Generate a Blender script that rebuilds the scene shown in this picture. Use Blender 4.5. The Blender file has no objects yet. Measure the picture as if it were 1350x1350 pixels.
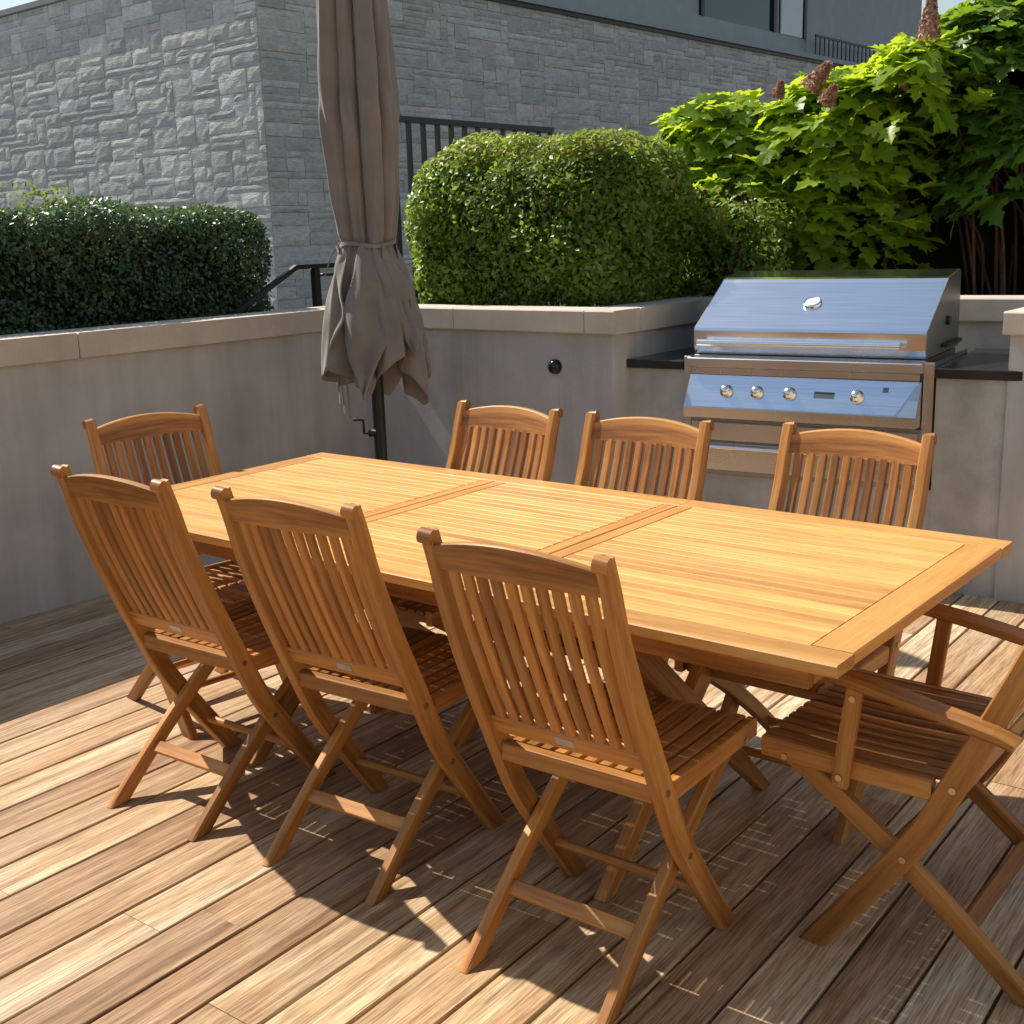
import bpy, bmesh, math, random
import numpy as np
from mathutils import Vector, Matrix
random.seed(7); rng = np.random.default_rng(7)
scn = bpy.context.scene
COL = scn.collection
R = math.radians

# ------------------------------------------------------------------ helpers
def tag(o, label=None, cat=None, group=None, kind=None):
    if label: o['label'] = label
    if cat: o['category'] = cat
    if group: o['group'] = group
    if kind: o['kind'] = kind
    return o

def empty(name, loc, rz=0.0):
    o = bpy.data.objects.new(name, None); COL.objects.link(o)
    o.location = loc; o.rotation_euler = (0, 0, rz); o.empty_display_size = .1
    return o

def copy_tree(o, parent=None):
    c = o.copy(); COL.objects.link(c); c.parent = parent
    for ch in [k for k in list(scn.objects) if k.parent == o]:
        copy_tree(ch, c)
    return c

class MB:
    """mesh builder: faces with uv (grain along u) and a per-face random tone"""
    def __init__(s): s.v = []; s.f = []; s.uv = []; s.t = []; s.sm = []
    def add(s, verts, faces, uvs, tone=None, smooth=False):
        b = len(s.v); tone = random.random() if tone is None else tone
        s.v += [tuple(x) for x in verts]
        for fc, u in zip(faces, uvs):
            s.f.append([i + b for i in fc]); s.uv.append(u); s.t.append(tone); s.sm.append(smooth)
    def box(s, lo, hi, M=None, grain=0, tone=None, c=0.002):
        lo = Vector(lo); hi = Vector(hi)
        ax = [Vector((1,0,0)), Vector((0,1,0)), Vector((0,0,1))]
        ctr = (lo+hi)/2; d = hi-lo
        g = ax[grain]; o = [i for i in range(3) if i != grain]
        p0 = ctr - g*d[grain]/2; p1 = ctr + g*d[grain]/2
        s.ribbon([p0, p1], ax[o[0]], d[o[0]], d[o[1]], c=c, M=M, tone=tone, up=ax[o[1]])
    def ribbon(s, pts, side, w, th, c=0.003, M=None, tone=None, up=None, smooth=False, zmin=None, smax=None):
        pts = [Vector(p) for p in pts]; side = Vector(side).normalized(); n = len(pts)
        if not hasattr(th, '__len__'): th = [th]*n
        if not hasattr(w, '__len__'): w = [w]*n
        off = random.uniform(0, 50); offv = random.uniform(0, 50)
        V = []; S = []; L = 0
        for i, p in enumerate(pts):
            if i: L += (p-pts[i-1]).length
            S.append(L)
            t = (pts[min(i+1, n-1)] - pts[max(i-1, 0)]).normalized()
            nn = up.normalized() if up is not None else t.cross(side).normalized()
            a, b = w[i]/2, th[i]/2; cc = min(c, a*.6, b*.6)
            for x, y in ((a, b-cc), (a-cc, b), (-a+cc, b), (-a, b-cc), (-a, -b+cc), (-a+cc, -b), (a-cc, -b), (a, -b+cc)):
                q = p + side*x + nn*y
                if zmin is not None and q.z < zmin: q.z = zmin
                V.append(q)
        per = [0.0]
        a, b = w[0], th[0]
        seq = [c*1.4, a-2*c, c*1.4, b-2*c, c*1.4, a-2*c, c*1.4, b-2*c]
        for q in seq: per.append(per[-1]+q)
        if M is not None: V = [M @ q for q in V]
        F = []; U = []
        for i in range(n-1):
            for k in range(8):
                k2 = (k+1) % 8
                F.append((i*8+k, i*8+k2, (i+1)*8+k2, (i+1)*8+k))
                U.append([(off+S[i], offv+per[k]), (off+S[i], offv+per[k+1]), (off+S[i+1], offv+per[k+1]), (off+S[i+1], offv+per[k])])
        F.append(tuple(range(7, -1, -1))); U.append([(off+.03*math.cos(k), offv+.03*math.sin(k)) for k in range(8)])
        F.append(tuple(range((n-1)*8, n*8))); U.append([(off+.03*math.cos(k), offv+.03*math.sin(k)) for k in range(8)])
        s.add(V, F, U, tone, smooth)
    def tube(s, pts, rad, seg=12, M=None, caps=True, tone=None):
        pts = [Vector(p) for p in pts]; n = len(pts)
        if not hasattr(rad, '__len__'): rad = [rad]*n
        V = []; ref = None; L = [0]
        for i, p in enumerate(pts):
            t = (pts[min(i+1, n-1)] - pts[max(i-1, 0)]).normalized()
            if ref is None:
                ref = t.orthogonal().normalized()
            ref = (ref - t*ref.dot(t)).normalized(); b = t.cross(ref)
            if i: L.append(L[-1] + (p-pts[i-1]).length)
            for k in range(seg):
                a = 2*math.pi*k/seg
                V.append(p + (ref*math.cos(a) + b*math.sin(a))*rad[i])
        if M is not None: V = [M @ q for q in V]
        F = []; U = []
        for i in range(n-1):
            for k in range(seg):
                k2 = (k+1) % seg
                F.append((i*seg+k, i*seg+k2, (i+1)*seg+k2, (i+1)*seg+k))
                r0 = .02
                U.append([(L[i], k*r0), (L[i], (k+1)*r0), (L[i+1], (k+1)*r0), (L[i+1], k*r0)])
        s.add(V, F, U, tone, True)
        if caps:
            s.add(V[:seg], [tuple(range(seg-1, -1, -1))], [[(0, 0)]*seg], tone)
            s.add(V[-seg:], [tuple(range(seg))], [[(0, 0)]*seg], tone)
    def sphere(s, c, r, sx=1, sy=1, sz=1, seg=14, rings=8):
        V = []; F = []
        for i in range(rings+1):
            a = math.pi*i/rings
            for k in range(seg):
                b = 2*math.pi*k/seg
                V.append((c[0]+r*sx*math.sin(a)*math.cos(b), c[1]+r*sy*math.sin(a)*math.sin(b), c[2]+r*sz*math.cos(a)))
        for i in range(rings):
            for k in range(seg):
                F.append((i*seg+k, (i+1)*seg+k, (i+1)*seg+(k+1) % seg, i*seg+(k+1) % seg))
        s.add(V, F, [[(0, 0)]*4]*len(F), None, True)
    def build(s, name, mat, parent=None, loc=None):
        me = bpy.data.meshes.new(name)
        me.from_pydata(s.v, [], s.f)
        uv = me.uv_layers.new(name='UVMap')
        flat = [c for u in s.uv for p in u for c in p]
        uv.data.foreach_set('uv', flat)
        at = me.attributes.new('tone', 'FLOAT', 'FACE'); at.data.foreach_set('value', s.t)
        me.polygons.foreach_set('use_smooth', s.sm)
        me.materials.append(mat); me.update()
        o = bpy.data.objects.new(name, me); COL.objects.link(o)
        if parent is not None: o.parent = parent
        if loc is not None: o.location = loc
        return o

def catmull(pts, n=5):
    P = [Vector(p) for p in pts]; P = [P[0]*2-P[1]] + P + [P[-1]*2-P[-2]]
    out = []
    for i in range(1, len(P)-2):
        for k in range(n):
            t = k/n; a, b, c, d = P[i-1], P[i], P[i+1], P[i+2]
            out.append(.5*((2*b)+(c-a)*t+(2*a-5*b+4*c-d)*t*t+(3*b-a-3*c+d)*t**3))
    out.append(P[-2]); return out
def interp(xs, ys, x): return float(np.interp(x, xs, ys))

# ------------------------------------------------------------------ materials
def newmat(name):
    m = bpy.data.materials.new(name); m.use_nodes = True
    nt = m.node_tree; b = nt.nodes['Principled BSDF']; return m, nt, b
def N(nt, typ, **kw):
    n = nt.nodes.new(typ)
    for k, v in kw.items(): setattr(n, k, v)
    return n
def ramp(nt, stops, src):
    r = N(nt, 'ShaderNodeValToRGB'); el = r.color_ramp.elements
    while len(el) > 1: el.remove(el[-1])
    el[0].position = stops[0][0]; el[0].color = (*stops[0][1], 1)
    for p, c in stops[1:]:
        e = el.new(p); e.color = (*c, 1)
    nt.links.new(src, r.inputs[0]); return r.outputs[0]
def mixc(nt, a, b, f, mode='MIX'):
    m = N(nt, 'ShaderNodeMix', data_type='RGBA', blend_type=mode)
    for sock, val in ((m.inputs[6], a), (m.inputs[7], b), (m.inputs[0], f)):
        if hasattr(val, 'links'): nt.links.new(val, sock)
        elif isinstance(val, tuple): sock.default_value = (*val, 1)
        else: sock.default_value = val
    return m.outputs[2]
def noise(nt, vec, scale, detail=4, rough=.55, dist=0.0):
    n = N(nt, 'ShaderNodeTexNoise'); n.inputs['Scale'].default_value = scale
    n.inputs['Detail'].default_value = detail; n.inputs['Roughness'].default_value = rough; n.inputs['Distortion'].default_value = dist
    if vec is not None: nt.links.new(vec, n.inputs['Vector'])
    return n.outputs['Fac']
def mapping(nt, src, scale):
    m = N(nt, 'ShaderNodeMapping'); m.inputs['Scale'].default_value = scale
    nt.links.new(src, m.inputs['Vector']); return m.outputs[0]
def bump(nt, b, h, strength, dist=.002):
    n = N(nt, 'ShaderNodeBump'); n.inputs['Strength'].default_value = strength; n.inputs['Distance'].default_value = dist
    nt.links.new(h, n.inputs['Height']); nt.links.new(n.outputs[0], b.inputs['Normal'])

def wood(name, light, mid, dark, rough=.5, tone_amt=.5, streak=1.0, spec=.4, coat=0.0):
    m, nt, b = newmat(name)
    uv = N(nt, 'ShaderNodeUVMap'); uv.uv_map = 'UVMap'
    v1 = mapping(nt, uv.outputs[0], (2.2, 55*streak, 1)); n1 = noise(nt, v1, 1.0, 6, .65, .4)
    v2 = mapping(nt, uv.outputs[0], (1.2, 14*streak, 1)); n2 = noise(nt, v2, 1.0, 3, .5, 1.2)
    v3 = mapping(nt, uv.outputs[0], (14, 420*streak, 1)); n3 = noise(nt, v3, 1.0, 2, .5)
    mx = N(nt, 'ShaderNodeMath', operation='ADD'); nt.links.new(n1, mx.inputs[0]); nt.links.new(n2, mx.inputs[1])
    h = N(nt, 'ShaderNodeMath', operation='MULTIPLY'); nt.links.new(mx.outputs[0], h.inputs[0]); h.inputs[1].default_value = .5
    c = ramp(nt, [(.34, dark), (.48, mid), (.62, light)], h.outputs[0])
    at = N(nt, 'ShaderNodeAttribute'); at.attribute_name = 'tone'
    tcol = ramp(nt, [(0, (.62, .56, .5)), (.5, (1, 1, 1)), (1, (1.18, 1.12, 1.05))], at.outputs['Fac'])
    c = mixc(nt, c, tcol, tone_amt, 'MULTIPLY')
    pores = ramp(nt, [(.36, (.72, .66, .6)), (.46, (1, 1, 1))], n3)
    c = mixc(nt, c, pores, .55, 'MULTIPLY')
    oi = N(nt, 'ShaderNodeObjectInfo'); c = mixc(nt, c, ramp(nt, [(0, (.80, .76, .72)), (.5, (1, 1, 1)), (1, (1.12, 1.10, 1.06))], oi.outputs['Random']), .8, 'MULTIPLY')
    nt.links.new(c, b.inputs['Base Color'])
    rr = N(nt, 'ShaderNodeMapRange'); rr.inputs[3].default_value = rough-.08; rr.inputs[4].default_value = rough+.14
    nt.links.new(n1, rr.inputs[0]); nt.links.new(rr.outputs[0], b.inputs['Roughness'])
    b.inputs['Specular IOR Level'].default_value = spec
    bump(nt, b, n1, .25, .0015)
    return m
M_TABLE = wood('teak_table', (.67, .375, .122), (.58, .305, .088), (.44, .21, .052), .40, .55, streak=.6)
M_TRIM = wood('teak_table_trim', (.60, .31, .095), (.51, .25, .068), (.38, .17, .04), .42, .3)
M_CHAIR = wood('teak_chair', (.50, .245, .066), (.37, .160, .038), (.16, .056, .012), .42, .95)

def deckmat():
    m, nt, b = newmat('deck_wood')
    uv = N(nt, 'ShaderNodeUVMap'); uv.uv_map = 'UVMap'
    n1 = noise(nt, mapping(nt, uv.outputs[0], (1.3, 34, 1)), 1, 6, .62, .8)
    n2 = noise(nt, mapping(nt, uv.outputs[0], (.9, 6, 1)), 1, 4, .55, 1.4)
    n3 = noise(nt, mapping(nt, uv.outputs[0], (9, 210, 1)), 1, 3, .6)
    at = N(nt, 'ShaderNodeAttribute'); at.attribute_name = 'tone'
    c1 = ramp(nt, [(.3, (.27, .175, .11)), (.42, (.46, .345, .23)), (.55, (.62, .50, .36)), (.70, (.74, .645, .50))], n1)
    red = ramp(nt, [(.38, (1.02, 1.03, 1.0)), (.50, (1.0, .88, .75)), (.64, (.80, .65, .49))], n2)
    c = mixc(nt, c1, red, .75, 'MULTIPLY')
    tc = ramp(nt, [(0, (.60, .50, .42)), (.35, (.92, .82, .72)), (.7, (1.0, 1.0, .98)), (1, (1.16, 1.17, 1.12))], at.outputs['Fac'])
    c = mixc(nt, c, tc, .8, 'MULTIPLY')
    por = ramp(nt, [(.40, (.52, .45, .39)), (.54, (1.04, 1.04, 1.04))], n3)
    c = mixc(nt, c, por, .75, 'MULTIPLY')
    # weathered silver patches and water marks
    tc2 = N(nt, 'ShaderNodeTexCoord')
    n4 = noise(nt, mapping(nt, tc2.outputs['Object'], (1, .5, 1)), 1.6, 4, .6, .5)
    wet = ramp(nt, [(.45, (1, 1, 1)), (.7, (.80, .78, .76))], n4)
    c = mixc(nt, c, wet, .7, 'MULTIPLY')
    n5 = noise(nt, mapping(nt, tc2.outputs['Object'], (1, .6, 1)), .55, 3, .5)
    c = mixc(nt, c, ramp(nt, [(.42, (1, 1, 1)), (.62, (.82, .73, .60))], n5), .8, 'MULTIPLY')
    nt.links.new(c, b.inputs['Base Color'])
    b.inputs['Roughness'].default_value = .62; b.inputs['Specular IOR Level'].default_value = .35
    bump(nt, b, n1, .35, .002)
    return m
M_DECK = deckmat()

def concrete(name, a, c2, rough=.85, streaks=.55, sc=3.0):
    m, nt, b = newmat(name)
    tc = N(nt, 'ShaderNodeTexCoord')
    n1 = noise(nt, tc.outputs['Object'], sc, 6, .6)
    n2 = noise(nt, mapping(nt, tc.outputs['Object'], (7, 7, .5)), 1, 5, .6)
    n3 = noise(nt, tc.outputs['Object'], 220, 3, .6)
    c = ramp(nt, [(.3, c2), (.7, a)], n1)
    st = ramp(nt, [(.35, (.72, .69, .66)), (.6, (1, 1, 1))], n2)
    c = mixc(nt, c, st, streaks, 'MULTIPLY')
    gr = ramp(nt, [(.35, (.86, .86, .86)), (.6, (1.04, 1.04, 1.04))], n3)
    c = mixc(nt, c, gr, .6, 'MULTIPLY')
    vo = N(nt, 'ShaderNodeTexVoronoi'); vo.inputs['Scale'].default_value = 26; nt.links.new(tc.outputs['Object'], vo.inputs['Vector'])
    c = mixc(nt, c, ramp(nt, [(.03, (.55, .54, .52)), (.07, (1, 1, 1))], vo.outputs['Distance']), .6, 'MULTIPLY')
    nt.links.new(c, b.inputs['Base Color']); b.inputs['Roughness'].default_value = rough
    bump(nt, b, n3, .25, .002)
    return m
M_CONC = concrete('rendered_concrete', (.53, .52, .50), (.41, .40, .385))
M_CONC2 = concrete('cast_concrete', (.50, .49, .46), (.34, .33, .305), streaks=.5, sc=5)
M_CAP = concrete('limestone_cap', (.62, .55, .46), (.48, .42, .35), streaks=.25, sc=4)
M_FACADE = concrete('facade_panel', (.42, .43, .43), (.36, .37, .37), streaks=.1)
M_SOIL = concrete('soil', (.06, .045, .03), (.03, .022, .015), sc=12)

def stonemat(name, cols):
    m, nt, b = newmat(name)
    tc = N(nt, 'ShaderNodeTexCoord'); at = N(nt, 'ShaderNodeAttribute'); at.attribute_name = 'tone'
    c = ramp(nt, cols, at.outputs['Fac'])
    n1 = noise(nt, mapping(nt, tc.outputs['Object'], (4, 4, 7)), 1, 6, .65, .5)
    n2 = noise(nt, mapping(nt, tc.outputs['Object'], (12, 12, 42)), 1, 5, .7)
    c = mixc(nt, c, ramp(nt, [(.3, (.80, .79, .78)), (.65, (1.18, 1.15, 1.08))], n1), .8, 'MULTIPLY')
    c = mixc(nt, c, ramp(nt, [(.35, (.7, .7, .7)), (.6, (1.08, 1.08, 1.08))], n2), .6, 'MULTIPLY')
    nt.links.new(c, b.inputs['Base Color']); b.inputs['Roughness'].default_value = .85
    mx = N(nt, 'ShaderNodeMath', operation='ADD'); nt.links.new(n1, mx.inputs[0]); nt.links.new(n2, mx.inputs[1])
    bump(nt, b, mx.outputs[0], .6, .018)
    return m
M_STONE = stonemat('split_limestone', [(0, (.50, .51, .49)), (.4, (.62, .62, .59)), (.8, (.74, .72, .67)), (1, (.82, .81, .79))])
M_STONE2 = stonemat('split_limestone_ledge', [(0, (.50, .48, .44)), (.5, (.58, .555, .51)), (.85, (.66, .62, .56)), (1, (.68, .665, .63))])

def simple(name, col, rough=.5, metal=0.0, spec=.5, var=0.0):
    m, nt, b = newmat(name)
    b.inputs['Roughness'].default_value = rough; b.inputs['Metallic'].default_value = metal
    b.inputs['Specular IOR Level'].default_value = spec
    tc = N(nt, 'ShaderNodeTexCoord'); n = noise(nt, tc.outputs['Object'], 9, 4)
    lo = tuple(x*(1-var) for x in col); c = ramp(nt, [(.3, lo), (.7, col)], n)
    nt.links.new(c, b.inputs['Base Color']); return m
def steel(name, col, rough, aniso_vec, amt=.12):
    m, nt, b = newmat(name)
    tc = N(nt, 'ShaderNodeTexCoord'); n = noise(nt, mapping(nt, tc.outputs['Object'], aniso_vec), 1, 3, .6)
    n2 = noise(nt, tc.outputs['Object'], 5, 4, .6)
    c = ramp(nt, [(.3, tuple(x*.86 for x in col)), (.7, col)], n)
    nt.links.new(c, b.inputs['Base Color']); b.inputs['Metallic'].default_value = 1
    rr = N(nt, 'ShaderNodeMapRange'); rr.inputs[3].default_value = rough; rr.inputs[4].default_value = rough+amt
    nt.links.new(n2, rr.inputs[0]); nt.links.new(rr.outputs[0], b.inputs['Roughness'])
    bump(nt, b, n, .02, .0004)
    return m
M_STEEL = steel('brushed_steel', (.66, .66, .67), .20, (3, 60, 260))
M_STEELP = steel('polished_steel', (.93, .94, .95), .13, (3, 60, 160), .08)
M_STEELD = steel('dull_steel', (.36, .355, .35), .33, (3, 60, 200))
M_BLACK = simple('black_metal', (.014, .015, .017), .42, 0, .5, .3)
M_GRANITE = simple('black_granite', (.022, .022, .025), .22, 0, .5, .4)
M_DARK = simple('dark_void', (.006, .006, .006), .9)
M_BRASS = simple('brass_bolt', (.55, .42, .26), .35, 1, .5, .2)
M_WHITE = simple('white_trim', (.72, .73, .74), .5, 0, .5, .05)
M_PLATE = simple('maker_plate', (.42, .40, .36), .4, .6, .5, .15)
M_GLASS, _nt, _b = newmat('window_glass')
_b.inputs['Base Color'].default_value = (.03, .04, .05, 1); _b.inputs['Roughness'].default_value = .04; _b.inputs['Specular IOR Level'].default_value = 1.0
_b.inputs['Metallic'].default_value = .35

def fabric():
    m, nt, b = newmat('umbrella_fabric')
    tc = N(nt, 'ShaderNodeTexCoord')
    n = noise(nt, tc.outputs['Object'], 6, 4); n2 = noise(nt, tc.outputs['Object'], 500, 2)
    c = ramp(nt, [(.3, (.185, .157, .135)), (.7, (.245, .212, .185))], n)
    c = mixc(nt, c, ramp(nt, [(.4, (.85, .85, .85)), (.6, (1.05, 1.05, 1.05))], n2), .6, 'MULTIPLY')
    nt.links.new(c, b.inputs['Base Color']); b.inputs['Roughness'].default_value = .9
    b.inputs['Sheen Weight'].default_value = .25
    bump(nt, b, n2, .2, .0006)
    return m
M_FAB = fabric()

def leafmat(name, cols, trans=.35, rough=.42, tcol=(.35, .55, .04), spec=.5):
    m, nt, b = newmat(name); out = nt.nodes['Material Output']
    at = N(nt, 'ShaderNodeAttribute'); at.attribute_name = 'tone'
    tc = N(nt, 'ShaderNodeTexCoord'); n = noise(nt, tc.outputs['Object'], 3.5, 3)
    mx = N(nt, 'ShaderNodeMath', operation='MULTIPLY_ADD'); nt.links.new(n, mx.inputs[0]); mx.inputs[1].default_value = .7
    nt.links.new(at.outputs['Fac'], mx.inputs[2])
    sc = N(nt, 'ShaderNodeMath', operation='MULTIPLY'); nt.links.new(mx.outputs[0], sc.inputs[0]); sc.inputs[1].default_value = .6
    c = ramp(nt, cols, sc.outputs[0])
    nt.links.new(c, b.inputs['Base Color']); b.inputs['Roughness'].default_value = rough; b.inputs['Specular IOR Level'].default_value = spec
    t = N(nt, 'ShaderNodeBsdfTranslucent'); tcc = mixc(nt, c, tcol, .6); nt.links.new(tcc, t.inputs['Color'])
    ms = N(nt, 'ShaderNodeMixShader'); ms.inputs[0].default_value = trans
    nt.links.new(b.outputs[0], ms.inputs[1]); nt.links.new(t.outputs[0], ms.inputs[2]); nt.links.new(ms.outputs[0], out.inputs[0])
    return m
M_HEDGE1 = leafmat('hedge_leaf_dark', [(.1, (.025, .06, .026)), (.5, (.055, .115, .045)), (.8, (.10, .16, .06)), (1, (.18, .19, .10))], .25, .38, (.2, .32, .05), .6)
M_HEDGE2 = leafmat('hedge_leaf_green', [(.1, (.05, .10, .016)), (.4, (.11, .20, .026)), (.75, (.25, .33, .045)), (1, (.42, .33, .12))], .45, .42, (.40, .55, .05))
M_HYD = leafmat('hydrangea_leaf', [(.1, (.045, .11, .022)), (.5, (.09, .19, .026)), (.85, (.17, .29, .036)), (1, (.32, .38, .06))], .42, .36, (.48, .68, .03))
M_HYD_SUNLIT = leafmat('hydrangea_leaf_sunlit', [(.1, (.10, .19, .018)), (.5, (.21, .34, .025)), (.85, (.34, .47, .035)), (1, (.46, .50, .06))], .55, .40, (.78, .92, .04))  # lit copy of the hydrangea leaf, sunlight put into its colour
M_FLOWER = leafmat('dried_flower', [(.1, (.26, .13, .09)), (.5, (.46, .27, .19)), (.9, (.62, .46, .33))], .3, .7, (.5, .25, .15), .2)
M_STEM = simple('woody_stem', (.15, .075, .045), .8, 0, .2, .5)
M_CORE = simple('painted_shade_core', (.020, .022, .012), .95, 0, .1, .5)  # near-black: shade inside the bushes put into the colour

# ------------------------------------------------------------------ camera
f0, yaw, pitch, roll, H = 1575.08, -.6788, .2306, -.0317, 1.5728
f = Vector((math.sin(yaw)*math.cos(pitch), math.cos(yaw)*math.cos(pitch), -math.sin(pitch)))
r = Vector((math.cos(yaw), -math.sin(yaw), 0)); u = r.cross(f)
r2 = r*math.cos(roll)+u*math.sin(roll); u2 = -r*math.sin(roll)+u*math.cos(roll)
cam = bpy.data.cameras.new('camera'); co = bpy.data.objects.new('camera', cam); COL.objects.link(co)
co.matrix_world = Matrix(((r2.x, u2.x, -f.x, 0), (r2.y, u2.y, -f.y, 0), (r2.z, u2.z, -f.z, H), (0, 0, 0, 1)))
cam.sensor_width = 36; cam.sensor_fit = 'HORIZONTAL'; cam.lens = f0/1350*36; cam.clip_end = 2000; cam.clip_start = .05
scn.camera = co

# ------------------------------------------------------------------ light
SD = Vector((.85, .03, -1.0)).normalized()           # the way sunlight travels
w = bpy.data.worlds.new('World'); scn.world = w; w.use_nodes = True
sky = w.node_tree.nodes.new('ShaderNodeTexSky'); sky.sky_type = 'NISHITA'; sky.sun_disc = False
elev = math.asin(-SD.z); toS = -SD
sky.sun_elevation = elev; sky.sun_rotation = math.atan2(toS.x, toS.y)
sky.air_density = 1.5; sky.dust_density = .9; sky.ozone_density = 1.0
bg = w.node_tree.nodes['Background']; bg.inputs[1].default_value = .088
w.node_tree.links.new(sky.outputs[0], bg.inputs[0])
sl = bpy.data.lights.new('sun', 'SUN'); sl.energy = 5.0; sl.angle = R(.5); sl.color = (1, .93, .82)
so = bpy.data.objects.new('sun', sl); COL.objects.link(so); so.location = (-8, 0, 10)
so.rotation_euler = SD.to_track_quat('-Z', 'Y').to_euler()
scn.view_settings.view_transform = 'Standard'; scn.view_settings.look = 'None'
scn.view_settings.exposure = 0.5; scn.view_settings.gamma = 1

# ------------------------------------------------------------------ setting
def plane(name, x0, x1, y0, y1, z, mat):
    m = MB(); m.add([(x0, y0, z), (x1, y0, z), (x1, y1, z), (x0, y1, z)], [(0, 1, 2, 3)], [[(0, 0), (1, 0), (1, 1), (0, 1)]])
    return tag(m.build(name, mat), kind='structure')
plane('ground', -600, 600, -600, 600, -.16, M_SOIL)

# deck: boards run almost along y, pitch .1503, gap 6 mm
dang = -.0242
def deck():
    m = MB(); Mx = Matrix.Rotation(-dang, 4, 'Z')
    n0 = -2.654 - .1503*16
    for i in range(64):
        a = n0+i*.1503+.004; b = n0+(i+1)*.1503-.004
        if a > 4.2: break
        y = -2.2 + random.uniform(-1.5, 0)
        cuts = [y]
        while y < 6.4:
            y += random.uniform(1.9, 3.6); cuts.append(y)
        # butt joints that the photo shows
        if i == 18: cuts = [-2.5, -.3, 1.47, 4.2, 6.5]
        if i == 21: cuts = [-2.5, -.6, 1.36, 3.9, 6.5]
        for y0, y1 in zip(cuts[:-1], cuts[1:]):
            m.box((a, y0+.0005, -.028), (b, y1-.0005, random.uniform(-.0012, .0004)), M=Mx, grain=1, c=.0025)
    o = m.build('deck', M_DECK); tag(o, kind='structure')
    m = MB(); m.box((-7, -4.5, -.12), (5, 7.5, -.075)); tag(m.build('deck_base', M_DARK), kind='structure')
deck()

# raised bed behind the walls
m = MB()
m.box((-14, -6, -.1), (-5.02, 40, .30)); m.box((-5.30, 4.9, -.1), (-3.33, 7.2, 1.10)); m.box((-3.33, 6.0, -.1), (6, 8.2, 1.10))
tag(m.build('planting_bed', M_SOIL), kind='structure')

# left garden wall
W1 = empty('garden_wall', (-4.9, 1, 0)); tag(W1, 'long low grey rendered wall along the left edge of the deck', 'wall')
m = MB(); m.box((-.10, -7, -.1), (.10, 3.86, 1.09)); m.build('wall_body', M_CONC, W1)
m = MB()
ys = [-7, -4.6, -2.2, .1, 1.93, 3.66]
for a, b in zip(ys[:-1], ys[1:]): m.box((-.13, a+.003, 1.09), (.13, b-.003, 1.2), c=.006)
m.build('wall_cap', M_CAP, W1)
# back planter wall with return
W2 = empty('planter_wall', (-3.95, 4.76, 0)); tag(W2, 'grey rendered planter wall with a square corner, behind the closed umbrella and far chairs', 'wall')
m = MB(); m.box((-1.05, -.075, -.1), (.805, .1, 1.09)); m.box((.62, .1, -.1), (.8047, 1.0, 1.0899)); m.build('wall_body', M_CONC, W2)
m = MB()
m.box((-.71, -.10, 1.09), (-.16, .13, 1.2), c=.006)
m.box((-.155, -.10, 1.09), (.66, .13, 1.2), c=.006)
m.box((.665, -.10, 1.09), (.83, .13, 1.2), c=.006)
m.box((.60, .133, 1.09), (.83, .98, 1.1995), c=.006)
m.build('wall_cap', M_CAP, W2)
# wall behind grill, rotated with the grill counter
GA = R(7); GO = Vector((-3.12, 4.82, 0))
W3 = empty('backsplash_wall', GO, GA); tag(W3, 'low capped concrete wall right behind the steel grill', 'wall')
m = MB(); m.box((-.02, .86, -.1), (4.2, 1.04, 1.09)); m.build('wall_body', M_CONC2, W3)
m = MB(); m.box((-.02, .83, 1.09), (1.2, 1.06, 1.2), c=.006); m.box((1.205, .83, 1.09), (4.2, 1.06, 1.2), c=.006); m.build('wall_cap', M_CAP, W3)
# pillar / end wall at right
W4 = empty('end_wall', (-1.45, 5.02, 0)); tag(W4, 'light grey capped wall end at the right edge beside the grill counter', 'wall')
m = MB(); m.box((0, 0, -.1), (3.2, .72, 1.108)); m.build('wall_body', M_CONC, W4)
m = MB(); m.box((-.025, -.025, 1.108), (3.22, .745, 1.2), c=.006); m.build('wall_cap', M_CAP, W4)

# ------------------------------------------------------------------ grill counter
CT = empty('grill_counter', GO, GA); tag(CT, 'concrete counter with thin black stone top holding the grill', 'counter')
m = MB(); m.box((-.05, .012, -.05), (.262, .85, .922)); m.box((1.40, .012, -.05), (1.76, .85, .922)); m.box((.262, .014, -.05), (1.40, .82, .44)); m.build('counter_body', M_CONC2, CT)
for a, b in ((-.05, .264), (1.398, 1.76)):
    m = MB(); m.box((a, -.012, .922), (b, .84, .963), c=.003); m.build('counter_top', M_GRANITE, CT)

# ------------------------------------------------------------------ grill
G = empty('gas_grill', GO, GA); tag(G, 'large stainless steel built-in gas grill with its hood closed', 'grill')
m = MB()
m.box((.269, -.006, .44), (.303, .02, .985), c=.002); m.box((.269, .0195, .44), (.275, .66, .984), c=.001); m.build('insulated_jacket', M_STEEL, G)
m = MB(); m.box((1.352, -.006, .44), (1.394, .02, .985), c=.002); m.box((1.388, .0195, .44), (1.3937, .66, .984), c=.001); m.build('insulated_jacket', M_STEEL, G)
m = MB(); m.box((.305, .03, .45), (1.35, .60, .99)); m.box((.303, -.002, .44), (1.352, .03, .70)); m.build('firebox', M_STEELD, G)
# drawer with handle under the burner panel
m = MB(); m.box((.315, -.020, .60), (1.34, -.003, .685), c=.003); m.build('trim_strip', M_STEEL, G)
m = MB(); m.box((.315, -.020, .46), (1.34, -.003, .59), c=.003); dr = m.build('drawer', M_STEEL, G)
m = MB(); m.tube([(.36, -.05, .575), (1.29, -.05, .575)], .010); m.box((.36, -.052, .57), (.375, -.02, .58)); m.box((1.275, -.052, .57), (1.29, -.02, .58)); m.build('handle', M_STEELP, dr)
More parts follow.
